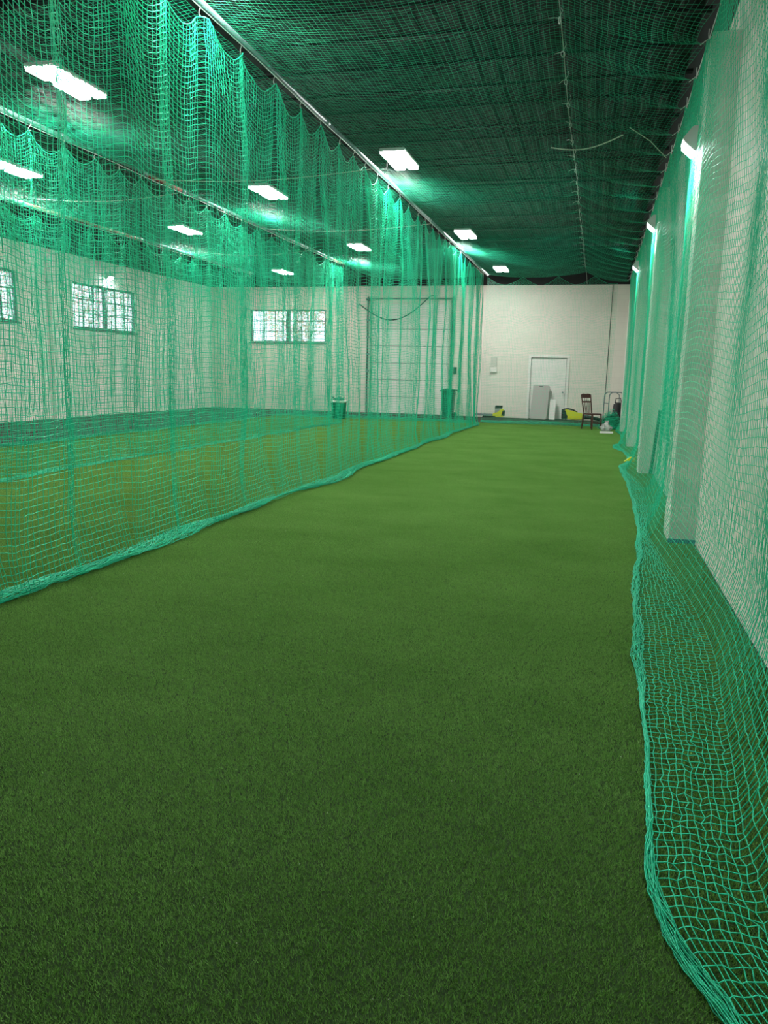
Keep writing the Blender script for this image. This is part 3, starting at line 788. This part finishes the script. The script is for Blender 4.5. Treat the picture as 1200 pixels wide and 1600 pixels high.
# folded table leaning on the white door
t = thing('folding_table', 'grey plastic folded table leaning upright against the white door', 'table', (-2.06, 29.82, 0)); t.rotation_euler = (math.radians(-12), math.radians(2.5), 0)
MB().prism(rrect(.62, 1.30, .07), 'y', -.03, .03).build('table_top', M_TABLE, t, bevel=.008)
MB().prism(rrect(.56, 1.22, .05), 'y', .03, .06).build('folded_half', M_TABLE, t)
MB().tube([(-.2, .075, .15), (-.2, .075, 1.1), (.2, .075, 1.1), (.2, .075, .15)], .012, 6).build('folded_leg', M_GALV, t)
MB().box((0, -.032, 1.24), (.14, .01, .03)).build('carry_handle', M_BLACK, t, bevel=.003)
t = thing('board', 'narrow white board leaning beside the grey folded table', 'board', (-1.55, 29.9, 0)); t.rotation_euler = (math.radians(-14), 0, 0)
MB().b2(-.11, .11, -.016, .016, .0, .76).build('board_face', M_DOOR, t, bevel=.004)
MB().b2(-.11, .11, .018, .03, .05, .7).build('board_backing', M_WHITE, t)

# power tools
t = thing('hedge_trimmer', 'yellow power tool with long grey blade lying by the end wall conduit', 'power tool', (-3.75, 29.75, 0), math.radians(3))
MB().prism([(-.02, .05), (.05, .03), (.36, .03), (.42, .1), (.42, .3), (.36, .36), (.26, .34), (.16, .22), (.0, .18)], 'y', -.06, .06).build('motor_body', M_YEL, t, bevel=.02)
MB().prism([(.06, .34), (.34, .36), (.36, .47), (.08, .47)], 'y', -.05, .05).build('battery', M_BLACK, t, bevel=.01)
MB().prism([(.06, .17), (.34, .28), (.34, .37), (.07, .35)], 'y', -.045, .045).build('battery_mount', mat('grey_plastic', (.30, .30, .29), .5), t, bevel=.008)
MB().prism([(.30, .08), (.44, .08), (.45, .28), (.36, .3)], 'y', -.065, .065).build('rear_grip', M_BLACK, t, bevel=.01)
MB().b2(-.72, .02, -.015, .015, .08, .14).build('blade_guide', M_GALV, t)
for k in range(14): MB().b2(-.70 + k * .05, -.68 + k * .05, -.02, .02, .05, .17).build('blade_tooth', M_GALV, t)
MB().b2(-.4, .1, -.07, .07, .015, .07).build('guard', M_BLACK, t, bevel=.01)
t = thing('leaf_blower', 'yellow and black leaf blower lying behind the wooden chair', 'power tool', (-.85, 29.7, 0), math.radians(-4))
MB().prism([(-.16, .06), (.1, .03), (.42, .05), (.44, .26), (.2, .32), (-.08, .38), (-.22, .42)], 'y', -.09, .09).build('motor_body', M_YEL, t, bevel=.025)
MB().prism([(-.34, .05), (-.14, .03), (-.08, .14), (-.2, .36), (-.34, .42)], 'y', -.1, .1).build('air_intake', M_BLACK, t, bevel=.02)
MB().tube([(-.28, 0, .40), (-.12, 0, .43), (.08, 0, .39), (.22, 0, .31)], .028, 8).build('handle', M_BLACK, t, smooth=True)
MB().tube([(.42, 0, .16), (.7, 0, .14), (1.05, 0, .08)], [.085, .07, .055], 12).build('blower_tube', M_BLACK, t, smooth=True)

# wheelie bin
t = thing('wheeled_bin', 'tall dark green wheeled bin in front of the overhead door', 'bin', (-5.28, 28.55, 0), math.radians(90))
def taper(m_, w0, d0, w1, d1_, z0, z1):
    v = [(sx * w / 2, sy * d / 2, z) for z, w, d in ((z0, w0, d0), (z1, w1, d1_)) for sx, sy in ((-1, -1), (1, -1), (1, 1), (-1, 1))]
    return m_.add(v, [(3, 2, 1, 0), (4, 5, 6, 7), (0, 1, 5, 4), (1, 2, 6, 5), (2, 3, 7, 6), (3, 0, 4, 7)])
taper(MB(), .40, .36, .50, .46, .04, .98).build('bin_body', M_GRN, t, bevel=.02)
MB().prism([(-.30, .99), (-.30, 1.03), (-.05, 1.08), (.20, 1.05), (.30, 1.0), (.30, .97)], 'x', -.26, .26).build('lid', M_GRN, t, bevel=.012)
MB().tube([(-.2, -.31, 1.0), (.2, -.31, 1.0)], .016, 8).build('handle', M_GRN, t)
for s in (-1, 1): MB().tube([(s * .19, -.2, .1), (s * .24, -.2, .1)], .1, 16).build('wheel', M_BLACK, t)
# tub
t = thing('round_tub', 'round green tub with white rim standing where the middle net ends', 'tub', (-8.42, 25.15, 0))
MB().lathe([(.22, 0), (.27, .6), (.275, .6), (.26, .6), (.21, .02)], 24).build('tub_body', mat('mid_green_plastic', (.005, .24, .12), .5), t, smooth=True)
MB().lathe([(.275, .56), (.295, .57), (.3, .62), (.28, .64), (.25, .63)], 24).build('rim', M_WHITE, t, smooth=True)
g_ = np.random.default_rng(5)
lm = MB()
for k in range(40):
    p0 = Vector((g_.uniform(-.16, .16), g_.uniform(-.16, .16), .58)); lm.tube([p0, p0 + Vector((g_.uniform(-.1, .1), g_.uniform(-.1, .1), .1)), p0 + Vector((g_.uniform(-.12, .12), g_.uniform(-.12, .12), .1 + g_.uniform(0, .08)))], .012, 4)
o = lm.build('bagged_netting', M_GRN, t); o['kind'] = 'stuff'

# heap of net, black bag, hoop frame, clear bag, tray by the right wall
def heap(name, label, loc, rx, ry, h, n, seed, material, cat):
    root = thing(name, label, cat, loc)
    g = np.random.default_rng(seed); L = []
    for k in range(n):
        q = np.linspace(0, 1, 26); a = g.uniform(0, 6.3) + q * g.uniform(2, 6); rr = g.uniform(.1, 1.0) * (1 - .3 * q)
        x = rr * np.cos(a) * rx; y = rr * np.sin(a) * ry
        z = h * np.maximum(0, 1 - (x / rx) ** 2 - (y / ry) ** 2) * g.uniform(.15, 1.0) + .012
        L.append(np.stack([x, y, z], 1) + g.normal(0, .012, (26, 3)))
    L = np.stack(L); L[:, :, 2] = np.maximum(L[:, :, 2], .008)
    o = link('twine', mesh_np('twine', [strands(L, .003, (0, 0, 1))]), material, root); o['kind'] = 'stuff'
    m_ = MB(); pr = []
    vs = [(0, 0, h * .72)]; fs = []
    R_, S_ = 6, 18
    for i in range(1, R_ + 1):
        for k in range(S_):
            q = i / R_; an = 2 * PI * k / S_; rad = q * (1 + .08 * math.sin(3 * an + seed))
            vs.append((rx * rad * math.cos(an) * .92, ry * rad * math.sin(an) * .92, max(.004, h * .72 * (1 - q ** 1.7) * (1 + .12 * math.sin(5 * an + i)))))
    for k in range(S_): fs.append((0, 1 + k, 1 + (k + 1) % S_))
    for i in range(R_ - 1):
        for k in range(S_):
            a = 1 + i * S_ + k; b = 1 + i * S_ + (k + 1) % S_; fs.append((a, a + S_, b + S_, b))
    m_.add(vs, fs).build('heap_core', mat('dense_green_net', (.004, .20, .10), .8, bump=1.0, bscale=40), root, smooth=True)
    return root
heap('net_heap', 'heap of spare green net piled in the corner behind the chair', (.50, 25.45, 0), .42, .42, .62, 160, 3, M_NET, 'net heap')
t = thing('black_bag', 'black bag standing against the right wall behind the net heap', 'bag', (.72, 26.6, 0))
taper(MB(), .40, .5, .28, .36, 0.0, .80).build('bag_body', mat('black_nylon', (.010, .011, .012), .7, bump=.6, bscale=25), t, bevel=.05, smooth=True)
MB().tube([(-.1, -.1, .78), (-.08, -.08, .93), (.06, -.08, .95), (.1, -.1, .78)], .015, 6).build('strap', M_BLACK, t, smooth=True)
MB().box((0, -.24, .35), (.26, .06, .3)).build('front_pocket', M_BLACK, t, bevel=.02)
t = thing('tube_frame', 'grey bent-tube frame standing behind the black bag', 'frame', (.62, 27.3, 0), math.radians(20))
for y in (-.22, .22):
    MB().tube([(-.28, y, 0), (-.28, y, .8)] + [(-.28 + .14 * (1 - math.cos(a)), y, .98 + .14 * math.sin(a)) for a in np.linspace(0, PI / 2, 6)] + [(.12, y, 1.12), (.24, y, 1.02), (.26, y, 0)], .018, 8).build('bent_tube', M_GALV, t, smooth=True)
for z in (.25, .75): MB().tube([(-.28, -.22, z), (-.28, .22, z)], .012, 6).build('cross_tube', M_GALV, t)
def crumple(name, label, loc, r_, seed, material, cat):
    bm = bmesh.new(); bmesh.ops.create_icosphere(bm, subdivisions=3, radius=1.0)
    g = random.Random(seed); ph = [g.uniform(0, 6) for _ in range(9)]
    for v_ in bm.verts:
        c = v_.co; k = 1 + .16 * math.sin(5 * c.x + ph[0] + 3 * c.y) + .14 * math.sin(6 * c.y + ph[1] + 4 * c.z) + .1 * math.sin(9 * c.z + ph[2] + 7 * c.x)
        q = .35 + .65 * max(0, 1 - max(0, c.z)) if c.z > 0 else 1
        v_.co = Vector((c.x * r_ * k * q, c.y * r_ * k * q, max(0.0, (c.z + .55) * r_ * 1.15 * k)))
    me = bpy.data.meshes.new(name); bm.to_mesh(me); bm.free()
    root = thing(name, label, cat, loc); link('bag_film', me, material, root)
    MB().tube([(0, 0, r_ * 1.5), (.02, 0, r_ * 1.75), (.06, .02, r_ * 1.85)], [.03, .015, .03], 6).build('knot', material, root)
    return root
M_CLEAR = mat('clear_plastic_film', (.75, .78, .74), .2); M_CLEAR.node_tree.nodes['Principled BSDF'].inputs['Transmission Weight'].default_value = .55
crumple('plastic_bag', 'crumpled clear plastic bag on the turf beside the chair', (.36, 24.3, 0), .16, 4, M_CLEAR, 'bag')
t = thing('tray', 'flat white tray lying on the turf by the plastic bag', 'tray', (.36, 23.3, 0))
MB().b2(-.17, .17, -.12, .12, .008, .02).build('tray_base', M_WHITE, t)
MB().b2(-.17, .17, -.13, -.115, .008, .05).b2(-.17, .17, .115, .13, .008, .05).b2(-.185, -.17, -.13, .13, .008, .05).b2(.17, .185, -.13, .13, .008, .05).build('tray_rim', M_WHITE, t)
t = thing('green_board', 'dark green board leaning against the right wall behind the net', 'board', (.965, 13.0, 0))
MB().prism([(.40, 0.02), (.56, 0.02), (-.30, 1.1), (-.46, 1.1)], 'x', -.02, .02).build('board_face', M_GRN, t, bevel=.004)
MB().prism([(.42, 0.02), (.54, 0.02), (.50, .1), (.38, .1)], 'x', -.03, -.02).build('board_foot', M_GRN, t)
t = thing('yellow_wedge', 'small yellow wedge at the foot of the second right wall pilaster', 'wedge', (.70, 15.4, 0))
MB().prism([(-.10, 0.01), (.10, 0.01), (.10, .10), (.02, .10)], 'y', -.05, .05).build('wedge_body', M_YEL, t, bevel=.008)
MB().b2(.05, .1, -.04, .04, .1, .115).build('grip_pad', M_BLACK, t)

# ================================================================== OUTSIDE THE WINDOWS
def tree(label, loc, h, r_, cols, seed):
    root = thing('autumn_tree', label, 'tree', loc, 0, 'trees outside the windows')
    g = np.random.default_rng(seed)
    MB().tube([(0, 0, -.5), (.05, 0, h * .3), (.0, .1, h * .6), (.1, 0, h * .85)], [.22, .17, .1, .04], 8).build('trunk', mat('bark', (.09, .06, .045), .9), root, smooth=True)
    n = 2600
    u = g.normal(0, 1, (n, 3)); u /= np.linalg.norm(u, axis=1, keepdims=True); u *= (g.uniform(.35, 1, n) ** .5)[:, None]
    cl = g.normal(0, 1, (14, 3)); 
    c = u * np.array([r_, r_, h * .36]) + np.array([0, 0, h * .66])
    e1 = g.normal(0, 1, (n, 3)); e1 /= np.linalg.norm(e1, axis=1, keepdims=True); e2 = np.cross(e1, g.normal(0, 1, (n, 3))); e2 /= np.linalg.norm(e2, axis=1, keepdims=True)
    s = g.uniform(.05, .13, n)[:, None]
    v_ = np.stack([c - e1 * s, c + e2 * s * .6, c + e1 * s, c - e2 * s * .6], 1).reshape(-1, 3)
    me = mesh_np('crown', [(v_, np.arange(4 * n).reshape(-1, 4))])
    o = link('crown', me, mat('leaf_%d' % seed, cols[0], .7, col2=cols[1], nscale=1.2), root); o['kind'] = 'stuff'
tree('golden autumn tree outside the end wall window', (-17.5, 44.0, 0), 9.5, 2.2, ((.85, .55, .12), (.75, .35, .12)), 1)
tree('pink-leaved autumn tree outside the window under the wall lamp', (-27.5, 39.0, 0), 10.0, 2.6, ((.80, .35, .28), (.75, .45, .2)), 2)
tree('russet autumn tree outside the window cut by the picture edge', (-27.0, 30.0, 0), 10.0, 2.4, ((.80, .30, .30), (.7, .5, .2)), 3)
struct(MB().b2(-70, 60, -60, 90, -.9, -.5).build('ground_outside', mat('outside_ground', (.28, .29, .25), .9, noise=.3, nscale=1)), 'pale ground outside the building')

# pale specks of lint and rubber crumb scattered in the turf
g_ = np.random.default_rng(77)
sp = MB()
for k in range(220):
    x, y = g_.uniform(-3.4, .25), 1.6 + 12 * g_.uniform(0, 1) ** 1.5
    r_ = g_.uniform(.0012, .003); a = g_.uniform(0, 6.3)
    c = Vector((x, y, .012))
    sp.add([c + Vector((r_ * math.cos(a + q), r_ * math.sin(a + q), 0)) for q in (0, 2.1, 4.2)] + [c + Vector((0, 0, r_ * 1.2))], [(0, 1, 2), (0, 3, 1), (1, 3, 2), (2, 3, 0)])
tag(sp.build('turf_specks', M_CORD), 'tiny pale specks of lint scattered over the turf', 'debris', None, 'stuff')
